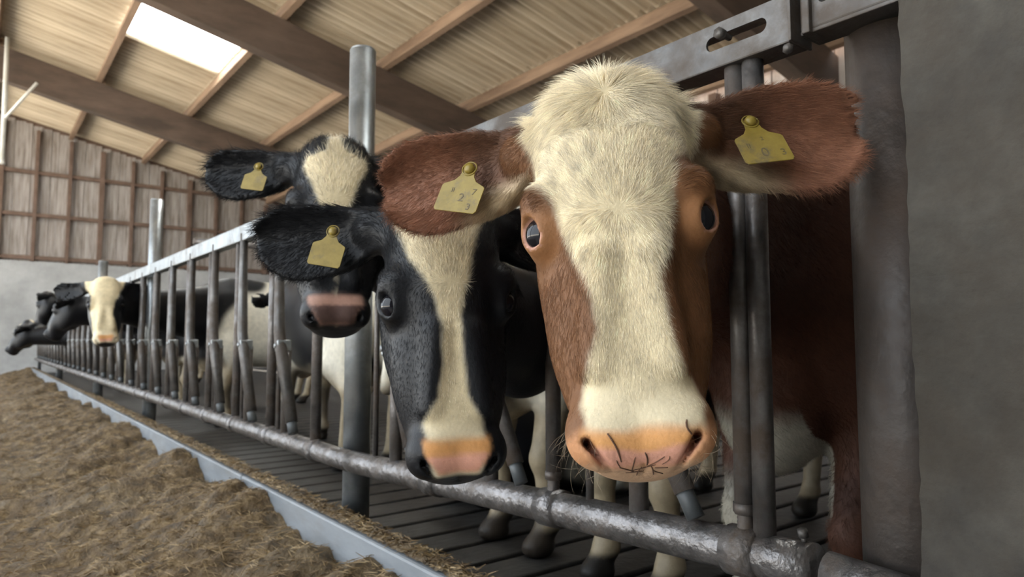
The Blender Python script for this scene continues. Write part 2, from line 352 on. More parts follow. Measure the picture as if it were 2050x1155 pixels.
# kerb board with feed dirt on it
kb = empty('feed_kerb', (.96, 8, 0)); tag(kb, 'long pale grey concrete kerb along the foot of the feed fence', 'kerb')
ye = [-.4, 1.1, 3.05, 5.0, 6.95, 8.9, 10.85, 12.8, 14.75, 16.9]
for a, b in zip(ye[:-1], ye[1:]):
    if a < .3: a = .40
    obj('kerb_section', boxm('kerb_section', .922, 1.0, a + .003, b - .003, -.05, .22, M['kerb'], .008), kb)
V, F = [], []; ny, nx = 700, 5
for i in range(ny):
    y = .41 + (16.8 - .41) * (i / (ny - 1)) ** 1.6
    for j in range(nx):
        q = j / (nx - 1); V.append((.932 + .066 * q, y, .219 + (.014 * RNG.random() + .008) * math.sin(math.pi * min(1, q * .8 + .15))))
for i in range(ny - 1):
    for j in range(nx - 1): a = i * nx + j; F.append((a, a + 1, a + nx + 1, a + nx))
tag(obj('feed_dirt', mesh('feed_dirt', V, F, M['kerbdirt']), kb), kind='stuff')

# ------------------------------------------------------------------ silage
def vnoise(P, seed, freq, octv=4):
    r = np.random.default_rng(seed); out = np.zeros(len(P)); amp = 1.0; tot = 0
    for o in range(octv):
        for k in range(5):
            d = r.normal(size=P.shape[1]); d /= np.linalg.norm(d); ph = r.random() * 6.283
            w = np.sin(P @ r.normal(size=P.shape[1]) * freq * .35 + r.random() * 6.28)
            out += amp * np.sin(P @ d * freq * r.uniform(.7, 1.4) + ph + 1.2 * w) / 5
        tot += amp; amp *= .5; freq *= 2.1
    return out / tot
def sil_h(X, Y):
    P = np.stack([X, Y], 1)
    lump = vnoise(P, 3, 5.5, 4); lump2 = vnoise(P * np.array([1, 1.7]), 8, 13, 3)
    heap = np.clip((X - .25) / .6, 0, 1); edge = 1 - np.clip((X - .90) / .03, 0, 1) * .2
    h = .03 + .10 * heap * (1 + .75 * vnoise(P * np.array([.7, 1]), 5, 3.1, 3)) + .11 * lump * (.35 + heap) + .055 * lump2
    h += .05 * np.clip((4.5 - Y) / 4, 0, 1) * heap * 0 + .012 * vnoise(P, 12, 40, 2)
    bare = np.exp(-(((X - .15) / .35) ** 2 + ((Y - 3.0) / .5) ** 2))
    return np.maximum(h - .03 * bare, .004)
ys = .9 + (17.6 - .9) * (np.linspace(0, 1, 620) ** 1.9); xs = np.concatenate([np.linspace(-1.4, -.1, 24), np.linspace(-.08, .9205, 84)])
GX, GY = np.meshgrid(xs, ys); Hh = sil_h(GX.ravel(), GY.ravel())
V = np.stack([GX.ravel(), GY.ravel(), Hh], 1); nx = len(xs); ny = len(ys)
ii = (np.arange(ny - 1)[:, None] * nx + np.arange(nx - 1)[None]).ravel(); F = np.stack([ii, ii + 1, ii + nx + 1, ii + nx], 1).tolist()
si = empty('silage', (.3, 6, 0)); tag(si, 'long lumpy heap of brown chopped silage along the kerb', 'silage', kind='stuff')
tag(obj('silage_bed', mesh('silage_bed', V, F, M['silage'], True), si), kind='stuff')
n = 26000                                     # loose stalks lying on the heap
SY = 1.2 + 9 * RNG.random(n) ** 2.2; SX = RNG.uniform(-.15, .915, n); SZ = sil_h(SX, SY) + RNG.uniform(-.002, .008, n)
nk = 5000; SY[:nk] = .45 + 8 * RNG.random(nk) ** 2; SX[:nk] = RNG.uniform(.925, 1.0, nk); SZ[:nk] = .232 + RNG.uniform(0, .008, nk)
ang = RNG.uniform(0, 6.283, n); ln = RNG.uniform(.008, .032, n); ln[:nk] *= .7; tl_ = RNG.normal(0, .3, n); wd = RNG.uniform(.0006, .0016, n)
D = np.stack([np.cos(ang) * np.cos(tl_), np.sin(ang) * np.cos(tl_), np.sin(tl_)], 1); C = np.stack([SX, SY, SZ], 1)
S = np.stack([-np.sin(ang), np.cos(ang), np.zeros(n)], 1); Z = np.array([0, 0, 1.0])
V = np.stack([C - D * ln[:, None] + S * wd[:, None], C - D * ln[:, None] - S * wd[:, None], C + D * ln[:, None], C + Z * wd[:, None] * 2], 1).reshape(-1, 3)
b = np.arange(n)[:, None] * 4; F = np.concatenate([b + np.array([[0, 1, 3]]), b + np.array([[1, 2, 3]]), b + np.array([[2, 0, 3]])]).tolist()
tag(obj('loose_straw', mesh('loose_straw', V, F, M['straw']), si), kind='stuff')

# ------------------------------------------------------------------ cows: signed distance sculpting
def smin(a, b, k):
    h = np.clip(.5 + (b - a) * (.5 / k), 0, 1); return b + (a - b) * h - k * h * (1 - h)
def smax(a, b, k): return -smin(-a, -b, k)
def ell(P, c, r, A=None):
    Q = P - np.asarray(c, P.dtype)
    if A is not None: Q = Q @ A.astype(P.dtype)
    x, y, z = Q[:, 0] / r[0], Q[:, 1] / r[1], Q[:, 2] / r[2]
    k0 = np.sqrt(x * x + y * y + z * z) + 1e-7; x = x / r[0]; y = y / r[1]; z = z / r[2]
    return k0 * (k0 - 1) / (np.sqrt(x * x + y * y + z * z) + 1e-7)
def cone(P, a, b, ra, rb):
    a = np.asarray(a, P.dtype); b = np.asarray(b, P.dtype); ab = b - a; Q = P - a; t = np.clip((Q @ ab) / (ab @ ab), 0, 1)
    x = Q[:, 0] - t * ab[0]; y = Q[:, 1] - t * ab[1]; z = Q[:, 2] - t * ab[2]
    return np.sqrt(x * x + y * y + z * z) - (ra + (rb - ra) * t)
def lut(xs, ys):
    xs = np.array(xs, float); ys = np.array(ys, float); m = np.gradient(ys, xs)
    g = np.linspace(xs[0], xs[-1], 400); i = np.clip(np.searchsorted(xs, g) - 1, 0, len(xs) - 2)
    h = xs[i + 1] - xs[i]; t = (g - xs[i]) / h
    v = (2 * t ** 3 - 3 * t ** 2 + 1) * ys[i] + (t ** 3 - 2 * t ** 2 + t) * h * m[i] + (-2 * t ** 3 + 3 * t ** 2) * ys[i + 1] + (t ** 3 - t ** 2) * h * m[i + 1]
    return lambda q: np.interp(q, g, v)
HW = [-.335, -.31, -.285, -.255, -.225, -.19, -.15, -.10, -.05, 0, .05, .10, .15, .20, .24]
h_a = lut(HW, [.056, .066, .072, .074, .071, .067, .068, .074, .084, .093, .098, .100, .092, .076, .06])
h_f = lut(HW, [.030, .040, .048, .052, .053, .054, .055, .058, .062, .066, .068, .062, .045, .018, -.01])
h_b = lut(HW, [-.05, -.062, -.072, -.082, -.092, -.105, -.125, -.150, -.165, -.165, -.155, -.14, -.125, -.11, -.10])
EYE_U, EYE_V, EYE_W = .0945, .012, -.004
def eyec(s): return np.array([s * EYE_U, EYE_V, EYE_W])
def eyed(s): d = np.array([s * .80, .60, .02]); return d / np.linalg.norm(d)
def eyeframe(s):
    d = eyed(s); lo = np.array([s * .25, -.30, .92]); lo -= d * (lo @ d); lo /= np.linalg.norm(lo)   # long axis of the lids
    return np.stack([lo, np.cross(d, lo), d], 1)
def head_sdf(Q, detail=True):
    u, v, w = Q[:, 0], Q[:, 1], Q[:, 2]; au = np.abs(u); wc = np.clip(w, HW[0], HW[-1])
    a = h_a(wc); f = h_f(wc); b = h_b(wc); vc = (f + b) / 2; d = (f - b) / 2
    n = 2.6; q = ((au / a) ** n + (np.abs(v - vc) / d) ** n) ** (1 / n)
    s = (q - 1) * np.minimum(a, d) * .9
    s = smax(s, w - .214, .05); s = smax(s, -.312 - w, .035)
    A = Q.copy(); A[:, 0] = au                # mirrored
    s = smin(s, ell(A, (.066, -.095, -.045), (.046, .075, .115)), .04)      # cheek
    s = smin(s, ell(A, (.060, -.03, -.13), (.038, .05, .10)), .035)        # cheek in front
    s = smin(s, ell(A, (.095, -.005, .012), (.028, .042, .044)), .03)     # orbit
    s = smin(s, ell(A, (.088, .022, .040), (.026, .022, .020)), .025)     # brow
    s = smin(s, ell(A, (.046, .016, -.268), (.034, .034, .034)), .03)      # nostril wing
    s = smin(s, ell(A, (.0, -.035, -.292), (.056, .045, .032)), .02)      # chin
    s = smin(s, ell(Q, (0, -.03, .185), (.066, .065, .045)), .04)          # poll
    s = smin(s, cone(A, (.065, -.07, .148), (.118, -.083, .169), .046, .038), .03)   # ear root
    if detail:
        e = eyec(1)
        s = smin(s, np.linalg.norm(A - e, axis=1) - .0265, .012)
        Fm = eyeframe(1)
        s = smax(s, -ell(A, e + eyed(1) * .024, (.0225, .0175, .024), Fm), .004)
        def seg(x0, y0, x1, y1):
            dx, dy = x1 - x0, y1 - y0; t = np.clip(((au - x0) * dx + (w - y0) * dy) / (dx * dx + dy * dy), 0, 1)
            return np.sqrt((au - x0 - t * dx) ** 2 + (w - y0 - t * dy) ** 2), t
        d2, t2 = seg(.0600, -.279, .037, -.312); gr = np.maximum(np.maximum(d2 - (.0050 - .0030 * t2), -(s + .015 * (1 - t2) + .0015)), -v); s = smax(s, -gr, .005)      # nostril
        d2, t2 = seg(.0, -.306, .0, -.33); gr = np.maximum(np.maximum(d2 - .0018, -(s + .004)), -v); s = smax(s, -gr, .003)                     # lip furrow
        s = smin(s, cone(A, (.030, .05, -.06), (.046, .044, -.19), .012, .010), .03)   # nasal ridge edge
    return s
def ear_sdf(Q, L, Hh, cup):
    """Q columns: along, across(up), normal(front): a paddle with a rolled base and forward curling rims"""
    s, t, n = Q[:, 0], Q[:, 1], Q[:, 2]; q = np.clip(s / L, 0, 1)
    end = np.sqrt(np.clip(1.0 - np.clip((q - .60) / .40, 0, 1) ** 2.3, 0, 1))
    top = Hh * (.50 + .50 * np.sin(np.pi * q ** .9 * .66)) * end
    bot = Hh * (.46 + 1.02 * np.sin(np.pi * q ** .8 * .74)) * end
    hh = np.where(t > 0, np.maximum(top, .004), np.maximum(bot, .004)); r = t / np.maximum(hh, .01)
    fl = sstep(.12, .45, q)
    sur = cup * np.where(t > 0, 1.0, .55) * np.clip(np.abs(r), 0, 1.2) ** 2.2 * (.5 + .5 * fl) - cup * .5
    th = .0065 + .016 * np.clip(1 - q * 2.4, 0, 1)
    dd = np.abs(n - sur) * .70 - th
    d = smax(dd, (np.abs(t) - hh) * .8, .012); d = smax(d, s - L, .012); return smax(d, -s - .02, .01)
def rot_axis(axis, ang): return np.array(Matrix.Rotation(ang, 3, Vector(axis)))
class Cow: pass
def cow(name, O, hv, hw, base, heading, ears, scale=1.0, hs=1.0, lying=False, via=None):
    """O eye-line centre, hv facing dir, hw head up dir; base = point on floor under the shoulders; heading = angle of the body axis"""
    c = Cow(); c.name = name; c.O = np.asarray(O, float); c.hs = hs
    w = np.asarray(hw, float); v = np.asarray(hv, float); v /= np.linalg.norm(v); w = w - v * (w @ v); w /= np.linalg.norm(w)
    c.H = np.stack([np.cross(w, v), v, w], 1)            # columns: viewer's right, facing, up
    c.base = np.asarray(base, float); c.s = scale
    f = np.array([math.cos(heading), math.sin(heading), 0]); c.B = np.stack([f, np.array([-f[1], f[0], 0]), np.array([0, 0, 1.0])], 1)
    c.ears = []
    for sgn, dr, nr, L, Hh, cup in ears:       # direction, normal in head axes
        dr = np.asarray(dr, float); dr /= np.linalg.norm(dr); nr = np.asarray(nr, float); nr -= dr * (nr @ dr); nr /= np.linalg.norm(nr)
        up = np.cross(nr, dr);  up = up if up[2] > 0 else -up
        c.ears.append((np.array([sgn * .108, -.080, .168]), np.stack([dr, up, nr], 1), L, Hh, cup))
    c.lying = lying; c.via = via
    return c
SWZ = np.array([1, 1, .95])                   # heads are a little shorter than the profile table
def to_head(c, P): return ((P - c.O.astype(P.dtype)) @ c.H.astype(P.dtype)) / (c.hs * SWZ).astype(P.dtype)
def from_head(c, Q): return c.O + (np.asarray(Q) * c.hs * SWZ) @ c.H.T
def body_sdf(c, P):
    X = ((P - c.base.astype(P.dtype)) @ c.B.astype(P.dtype)) / P.dtype.type(c.s)
    d = np.maximum(np.maximum(X[:, 0] - .30, X[:, 2] - 1.40), .12).astype(P.dtype)
    m = (X[:, 0] < .52) & (X[:, 2] < 1.5)
    if m.any(): d[m] = (lying_sdf if c.lying else standing_sdf)(X[m])
    return d * c.s
def lying_sdf(X):
    d = ell(X, (-.45, 0, .33), (.70, .36, .36)); d = smin(d, ell(X, (.05, 0, .36), (.33, .24, .32)), .12)
    d = smin(d, ell(X, (-1.0, .05, .30), (.38, .36, .28)), .12)
    d = smin(d, cone(X, (.10, .17, .30), (.36, .16, .09), .10, .065), .06); d = smin(d, cone(X, (.36, .16, .09), (.08, .22, .05), .062, .04), .03)
    d = smin(d, cone(X, (.10, -.17, .30), (.34, -.16, .09), .10, .065), .06); d = smin(d, cone(X, (.34, -.16, .09), (.08, -.22, .05), .06, .04), .03)
    d = smin(d, cone(X, (-.85, .3, .2), (-.45, .42, .08), .12, .05), .06); d = smin(d, cone(X, (-.45, .42, .08), (-.80, .48, .05), .05, .035), .04)
    return smax(d, -X[:, 2], .004)
def standing_sdf(X):
    Y = X.copy(); Y[:, 1] = np.abs(X[:, 1]); d = np.full(len(X), .3, X.dtype)
    m = X[:, 2] > .36; A = X[m]; B = Y[m]
    if len(A):
        q = ell(A, (-.38, 0, .86), (.62, .235, .37)); q = smin(q, ell(A, (-.02, 0, .88), (.27, .185, .34)), .12)
        q = smin(q, ell(A, (-.78, 0, .84), (.52, .25, .36)), .12); q = smin(q, ell(A, (-1.22, 0, 1.0), (.34, .225, .26)), .10)
        q = smin(q, ell(A, (.10, 0, .62), (.15, .105, .17)), .09); q = smin(q, ell(A, (-.07, 0, 1.16), (.24, .07, .12)), .08)
        q = smin(q, cone(A, (-.05, 0, 1.20), (-1.42, 0, 1.19), .055, .06), .09)
        q = smin(q, ell(B, (-.02, .130, .85), (.17, .080, .27)), .06)                                # shoulder blade
        q = smin(q, ell(B, (-1.22, .13, .80), (.20, .10, .30)), .08)                                 # thigh
        q = smin(q, ell(A, (-1.05, .0, .52), (.16, .13, .10)), .05)                                  # udder
        d[m] = q
    m = X[:, 2] < .84; B = Y[m]
    if m.any():
        q = d[m]
        q = smin(q, cone(B, (-.02, .145, .72), (-.03, .14, .56), .10, .074), .06)
        q = smin(q, cone(B, (-.03, .14, .56), (.02, .13, .335), .066, .046), .03); q = smin(q, ell(B, (.025, .13, .325), (.048, .046, .055)), .02)
        q = smin(q, cone(B, (.015, .13, .30), (.0, .13, .11), .038, .034), .02); q = smin(q, ell(B, (.0, .13, .105), (.042, .042, .045)), .02)
        q = smin(q, cone(B, (.0, .13, .10), (.05, .13, .04), .038, .042), .02); q = smin(q, ell(B, (.045, .13, .03), (.065, .05, .04)), .012)
        q = smin(q, cone(B, (-1.12, .15, .62), (-1.36, .14, .47), .10, .055), .06); q = smin(q, ell(B, (-1.375, .14, .46), (.058, .04, .062)), .02)
        q = smin(q, cone(B, (-1.37, .14, .44), (-1.30, .14, .11), .042, .036), .02); q = smin(q, cone(B, (-1.30, .14, .10), (-1.24, .14, .04), .038, .044), .02)
        q = smin(q, ell(B, (-1.24, .14, .03), (.065, .05, .04)), .012); d[m] = q
    d = smin(d, cone(X, (-1.50, 0, 1.15), (-1.60, 0, .80), .035, .02), .03); d = smin(d, cone(X, (-1.60, 0, .80), (-1.58, 0, .48), .02, .04), .03)
    return smax(d, -X[:, 2], .004)
def cow_sdf(c, P, detail=True):
    P = P.astype(np.float32); d = body_sdf(c, P)
    hb = from_head(c, (0, -.105, .06)); hb2 = from_head(c, (0, -.10, -.01))
    X = lambda q: c.base + (np.asarray(q) * c.s) @ c.B.T
    if c.lying: n1, n2 = X((.18, 0, .50)), X((.22, 0, .36))
    else: n1, n2 = X((.06, 0, 1.06)), X((.10, 0, .86))
    if c.via is not None:                     # the neck passes through its gap in the fence
        m1 = np.asarray(c.via); m2 = m1 - np.array([0, 0, .10]); r1 = .092
        nk = smin(cone(P, hb, m1, .088 * c.hs, r1), cone(P, hb2, m2, .080 * c.hs, r1 - .004), .08)
        nk = smin(nk, smin(cone(P, m1, n1, r1, .16 * c.s), cone(P, m2, n2, r1, .15 * c.s), .09), .03)
    else: nk = smin(cone(P, hb, n1, .088 * c.hs, .165 * c.s), cone(P, hb2, n2, .085 * c.hs, .155 * c.s), .09)
    d = smin(d, nk, .10)
    Q0 = P - c.O.astype(np.float32); m = (Q0 * Q0).sum(1) < .53 ** 2
    if m.any():
        Q = to_head(c, P[m]); h = head_sdf(Q, detail) * c.hs * .97; dm = smin(d[m], h, .035)
        for (r, A, L, Hh, cup) in c.ears:
            E_ = (Q - r.astype(np.float32)) @ A.astype(np.float32); dm = smin(dm, ear_sdf(E_, L, Hh, cup) * c.hs, .018)
        d[m] = dm
    return d
def axis_grid(segs):
    out = [segs[0][0]]
    for a, b, h in segs:
        n = max(1, int(round((b - a) / h))); out += list(a + (b - a) * (np.arange(n) + 1) / n)
    return np.array(out)
def surface(fn, gx, gy, gz, B=8):
    nx, ny, nz = len(gx), len(gy), len(gz); V = np.empty((nx, ny, nz), np.float32)
    bi = [(i, min(i + B, nx)) for i in range(0, nx, B)]; bj = [(i, min(i + B, ny)) for i in range(0, ny, B)]; bk = [(i, min(i + B, nz)) for i in range(0, nz, B)]
    cen = []; rad = []
    for a in bi:
        for b in bj:
            for k in bk:
                lo = np.array([gx[a[0]], gy[b[0]], gz[k[0]]]); hi = np.array([gx[min(a[1], nx - 1)], gy[min(b[1], ny - 1)], gz[min(k[1], nz - 1)]])
                cen.append((lo + hi) / 2); rad.append(np.linalg.norm(hi - lo) / 2)
    cen = np.array(cen); rad = np.array(rad); dv = np.concatenate([fn(q) for q in np.array_split(cen, max(1, len(cen) // 200000 + 1))])
    idx = 0; pts = []; where = []
    for a in bi:
        for b in bj:
            for k in bk:
                if abs(dv[idx]) < rad[idx] * 1.9 + .004:
                    I, J, K = np.meshgrid(np.arange(*a), np.arange(*b), np.arange(*k), indexing='ij'); where.append((I.ravel() * ny + J.ravel()) * nz + K.ravel())
                else: V[a[0]:a[1], b[0]:b[1], k[0]:k[1]] = 1 if dv[idx] > 0 else -1
                idx += 1
    where = np.concatenate(where); Vf = V.reshape(-1)
    for s in range(0, len(where), 400000):
        q = where[s:s + 400000]; I = q // (ny * nz); J = (q // nz) % ny; K = q % nz
        Vf[q] = fn(np.stack([gx[I], gy[J], gz[K]], 1))
    S = V < 0
    cnt = np.zeros((nx - 1, ny - 1, nz - 1), np.uint8)
    for a in (0, 1):
        for b in (0, 1):
            for k in (0, 1): cnt += S[a:nx - 1 + a, b:ny - 1 + b, k:nz - 1 + k]
    act = (cnt > 0) & (cnt < 8); I, J, K = np.nonzero(act); N = len(I)
    G = [gx, gy, gz]; acc = np.zeros((N, 3)); num = np.zeros(N); IJK = (I, J, K)
    for ax in range(3):
        o1, o2 = [q for q in range(3) if q != ax]
        for s1 in (0, 1):
            for s2 in (0, 1):
                i0 = [I, J, K]; i0[o1] = i0[o1] + s1; i0[o2] = i0[o2] + s2; i1 = list(i0); i1[ax] = i1[ax] + 1
                va = V[i0[0], i0[1], i0[2]]; vb = V[i1[0], i1[1], i1[2]]; cr = (va < 0) != (vb < 0)
                t = np.where(cr, va / np.where(cr, va - vb, 1), 0)
                for q in range(3):
                    c0 = G[q][i0[q]]; c1 = G[q][i1[q]]; acc[:, q] += np.where(cr, c0 + (c1 - c0) * t, 0)
                num += cr
    P = acc / num[:, None]
    ID = np.full(act.shape, -1, np.int32); ID[I, J, K] = np.arange(N); Fs = []
    sl = slice(None)
    for ax in range(3):
        o1, o2 = [(1, 2), (2, 0), (0, 1)][ax]
        lo = [slice(1, -1)] * 3; lo[ax] = slice(0, -1); hi = [slice(1, -1)] * 3; hi[ax] = slice(1, None)
        s0 = S[tuple(lo)]; s1 = S[tuple(hi)]
        for flip, msk in ((False, s0 & ~s1), (True, ~s0 & s1)):
            e = list(np.nonzero(msk)); e[o1] = e[o1] + 1; e[o2] = e[o2] + 1
            def g(a, b):
                z = list(e); z[o1] = z[o1] - a; z[o2] = z[o2] - b; return ID[z[0], z[1], z[2]]
            q = np.stack([g(1, 1), g(0, 1), g(0, 0), g(1, 0)], 1); Fs.append(q[:, ::-1] if flip else q)
    return P, np.concatenate(Fs)
def npmesh(name, P, Fq, mats, colors=None):
    me = bpy.data.meshes.new(name); nv, nf = len(P), len(Fq)
    me.vertices.add(nv); me.vertices.foreach_set('co', np.ascontiguousarray(P, np.float32).ravel())
    me.loops.add(nf * 4); me.loops.foreach_set('vertex_index', np.ascontiguousarray(Fq, np.int32).ravel())
    me.polygons.add(nf); me.polygons.foreach_set('loop_start', np.arange(0, nf * 4, 4, dtype=np.int32))
    me.update(calc_edges=True); me.validate(); me.polygons.foreach_set('use_smooth', np.ones(len(me.polygons), bool))
    for m in mats: me.materials.append(m)
    if colors is not None:
        at_ = me.attributes.new('coat', 'FLOAT_COLOR', 'POINT'); at_.data.foreach_set('color', np.concatenate([colors, np.ones((nv, 1))], 1).astype(np.float32).ravel())
    return me
def vnormals(P, F):
    n = np.cross(P[F[:, 2]] - P[F[:, 0]], P[F[:, 3]] - P[F[:, 1]]); vn = np.zeros_like(P)
    for k in range(4): np.add.at(vn, F[:, k], n)
    return vn / (np.linalg.norm(vn, axis=1, keepdims=True) + 1e-12)
def sstep(a, b, x): t = np.clip((x - a) / (b - a), 0, 1); return t * t * (3 - 2 * t)
def mixc(A, B, t): return A * (1 - t[:, None]) + np.asarray(B)[None] * t[:, None]

CREAM = np.array(srgb(242, 229, 200)); WHITE = np.array(srgb(232, 226, 208)); BROWN = np.array(srgb(116, 79, 50)); DARKB = np.array(srgb(78, 50, 40))
BLACK = np.array([.0065, .007, .009]); PINK = np.array(srgb(226, 166, 142)); ORANGE = np.array(srgb(224, 164, 104)); TAN = np.array(srgb(202, 146, 104))
def blaze(Q, tab, soft=.006, nz=None, vmin=-.02):
    ws = [t[0] for t in tab][::-1]; l = np.interp(Q[:, 2], ws, [t[1] for t in tab][::-1]); r = np.interp(Q[:, 2], ws, [t[2] for t in tab][::-1])
    j = nz * .006 if nz is not None else 0
    return sstep(-soft, soft, Q[:, 0] - l + j) * sstep(-soft, soft, r - Q[:, 0] + j) * sstep(vmin - .01, vmin + .01, Q[:, 1])
BZ1 = [(.30, -.2, .2), (.19, -.12, .125), (.131, -.103, .113), (.095, -.108, .098), (.067, -.106, .074), (.035, -.082, .066), (-.029, -.061, .058), (-.09, -.043, .040), (-.152, -.036, .040), (-.19, -.050, .051), (-.215, -.058, .062), (-.235, -.062, .070), (-.33, -.056, .072)]
BZ2 = [(.30, -.01, -.01), (.186, -.03, .02), (.165, -.085, .062), (.15, -.088, .060), (.074, -.068, .036), (.004, -.030, .020), (-.057, -.018, .014), (-.118, -.020, .015), (-.171, -.030, .018), (-.215, -.055, .040), (-.26, -.05, .042), (-.33, -.03, .03)]
BZ3 = [(.30, -.0, -.0), (.170, -.02, .02), (.152, -.074, .076), (.12, -.078, .078), (.06, -.058, .052), (0, -.034, .032), (-.06, -.022, .02), (-.12, -.012, .012), (-.16, .0, .0), (-.33, -.0, -.0)]
BZ4 = [(.30, -.14, .14), (.15, -.13, .11), (.06, -.09, .08), (0, -.10, .05), (-.1, -.09, .045), (-.2, -.08, .07), (-.33, -.1, .1)]
def patches(P, seed, freq, thr): return sstep(thr - .05, thr + .05, vnoise(P, seed, freq, 3))
def coat_red(c, P, Nn):
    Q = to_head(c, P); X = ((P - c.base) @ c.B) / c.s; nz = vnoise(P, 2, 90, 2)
    col = np.tile(BROWN, (len(P), 1)); col = mixc(col, DARKB, sstep(-.02, -.30, Q[:, 1]) * .9)
    hd = (np.linalg.norm(Q - np.array([0, -.03, -.05]), axis=1) < .36)
    front = sstep(-.02, .03, Q[:, 1])
    ed = np.minimum(np.linalg.norm(Q - eyec(1), axis=1), np.linalg.norm(Q - eyec(-1), axis=1))
    col = mixc(col, np.array(srgb(196, 138, 88)), sstep(.046, .028, ed) * .3 * hd)
    bz = blaze(Q, BZ1, .006, nz, -.075) * hd * (np.abs(Q[:, 0]) < .125)
    bz = np.where(Q[:, 2] > .12, np.maximum(bz, sstep(.108, .098, np.abs(Q[:, 0])) * sstep(-.12, -.10, Q[:, 1])) * hd, bz)
    col = mixc(col, np.array(srgb(215, 165, 150)), sstep(.0275, .0255, ed) * hd * .9)
    col = mixc(col, CREAM, bz)
    mz = sstep(-.260, -.280, Q[:, 2] + .008 * nz + .06 * np.clip(np.abs(Q[:, 0]) - .05, 0, 1)) * hd * sstep(-.07, -.02, Q[:, 1])
    col = mixc(col, TAN, mz * .95)
    pad = sstep(.070, .062, np.abs(Q[:, 0]) + np.clip(-.280 - Q[:, 2], 0, 1) * .75) * mz * sstep(.015, .035, Q[:, 1])
    col = mixc(col, ORANGE, pad); col = mixc(col, PINK, pad * sstep(-.290, -.297, Q[:, 2] + np.abs(Q[:, 0]) * -.14 + .003 * nz))
    col = mixc(col, CREAM * .8, sstep(-.300, -.312, Q[:, 2]) * hd * (1 - pad) * .3)
    # darker colour along the nostril slits, weaker lower down
    A = Q.copy(); A[:, 0] = np.abs(A[:, 0]); tt = np.clip(((A[:, 0] - .0600) * -.023 + (A[:, 2] + .279) * -.033) / (.023 ** 2 + .033 ** 2), 0, 1)
    ns = np.hypot(A[:, 0] - .0600 + tt * .023, A[:, 2] + .279 + tt * .033) - (.0052 - .003 * tt) + (A[:, 1] < 0) * 1.0
    col = mixc(col, np.array(srgb(90, 45, 35)), sstep(.003, -.002, ns) * hd * (1 - .75 * tt))
    for (r, Ar, L, Hh, cup) in c.ears:
        E_ = (Q - r) @ Ar; on = (ear_sdf(E_, L, Hh, cup) < .010) & (E_[:, 0] > .0)
        inner = sstep(.25, .6, E_[:, 0] / L) * sstep(.2, .6, (Nn @ c.H) @ Ar[:, 2])
        col = mixc(col, np.array(srgb(98, 68, 50)), on * 1.0); col = mixc(col, np.array(srgb(150, 102, 78)), on * inner * .7)
        col = mixc(col, np.array(srgb(205, 185, 150)), on * sstep(-.3, -.9, E_[:, 1] / Hh) * sstep(.55, .2, E_[:, 0] / L) * .7)
    bodyw = (~hd) * (1 - sstep(.5, .3, np.linalg.norm(P - c.O, axis=1)))
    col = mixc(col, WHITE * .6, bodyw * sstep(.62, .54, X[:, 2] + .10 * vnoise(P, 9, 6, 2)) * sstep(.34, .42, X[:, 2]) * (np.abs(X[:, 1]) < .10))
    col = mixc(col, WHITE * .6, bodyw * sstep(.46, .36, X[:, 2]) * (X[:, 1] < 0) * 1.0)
    col = mixc(col, WHITE, bodyw * sstep(1.20, 1.25, X[:, 2] + .03 * nz))
    col = mixc(col, np.array([.03, .025, .02]), bodyw * sstep(.09, .07, X[:, 2]))
    return np.clip(col * (1 + .10 * vnoise(P, 4, 30, 3)[:, None]), 0, 1)
def coat_holstein(tab, seed, thr, nose, legs=True):
    def fn(c, P, Nn):
        Q = to_head(c, P); X = ((P - c.base) @ c.B) / c.s; nz = vnoise(P, 2 + seed, 70, 2)
        hd = np.linalg.norm(Q - np.array([0, -.03, -.05]), axis=1) < .34
        col = np.tile(BLACK, (len(P), 1))
        far = 1 - sstep(.62, .42, np.linalg.norm(P - c.O, axis=1))
        col = mixc(col, WHITE, patches(X, seed, 3.2, thr) * far)
        if legs: col = mixc(col, np.array(srgb(165, 150, 124)), far * sstep(.60, .45, X[:, 2] + .08 * vnoise(P, seed + 4, 7, 2)) * (0 if c.lying else 1))
        bz = blaze(Q, tab, .006, nz, -.06) * hd
        col = mixc(col, CREAM * .97, bz)
        if nose is not None:
            top, low, l, r = nose; uc = np.abs(Q[:, 0] - (l + r) / 2) + np.clip(top - .02 - Q[:, 2], 0, 1) * .55 + .004 * nz
            pd = sstep(top + .010, top - .008, Q[:, 2] + .004 * nz) * sstep(low - .004, low + .008, Q[:, 2] + .003 * nz) * sstep((r - l) / 2 + .004, (r - l) / 2 - .006, uc) * hd * sstep(.0, .02, Q[:, 1])
            nt_, nl_ = (ORANGE * .95, PINK) if top < -.24 else (np.array(srgb(165, 128, 112)), np.array(srgb(84, 64, 58)))
            col = mixc(col, nt_, pd); col = mixc(col, nl_, pd * sstep(top - .022, top - .03, Q[:, 2] + .003 * nz))
            col = mixc(col, BLACK * 1.5, hd * sstep(low + .004, low - .006, Q[:, 2] + .1 * np.abs(Q[:, 0])))
        if not c.lying: col = mixc(col, np.array([.02, .018, .016]), far * sstep(.10, .075, X[:, 2]))
        col = mixc(col, np.array([.05, .038, .028]), far * sstep(.0, .35, vnoise(P, seed + 7, 9, 3)) * sstep(.75, .3, X[:, 2]) * .85)
        return np.clip(col * (1 + .12 * vnoise(P, 4, 30, 3)[:, None]), 0, 1)
    return fn

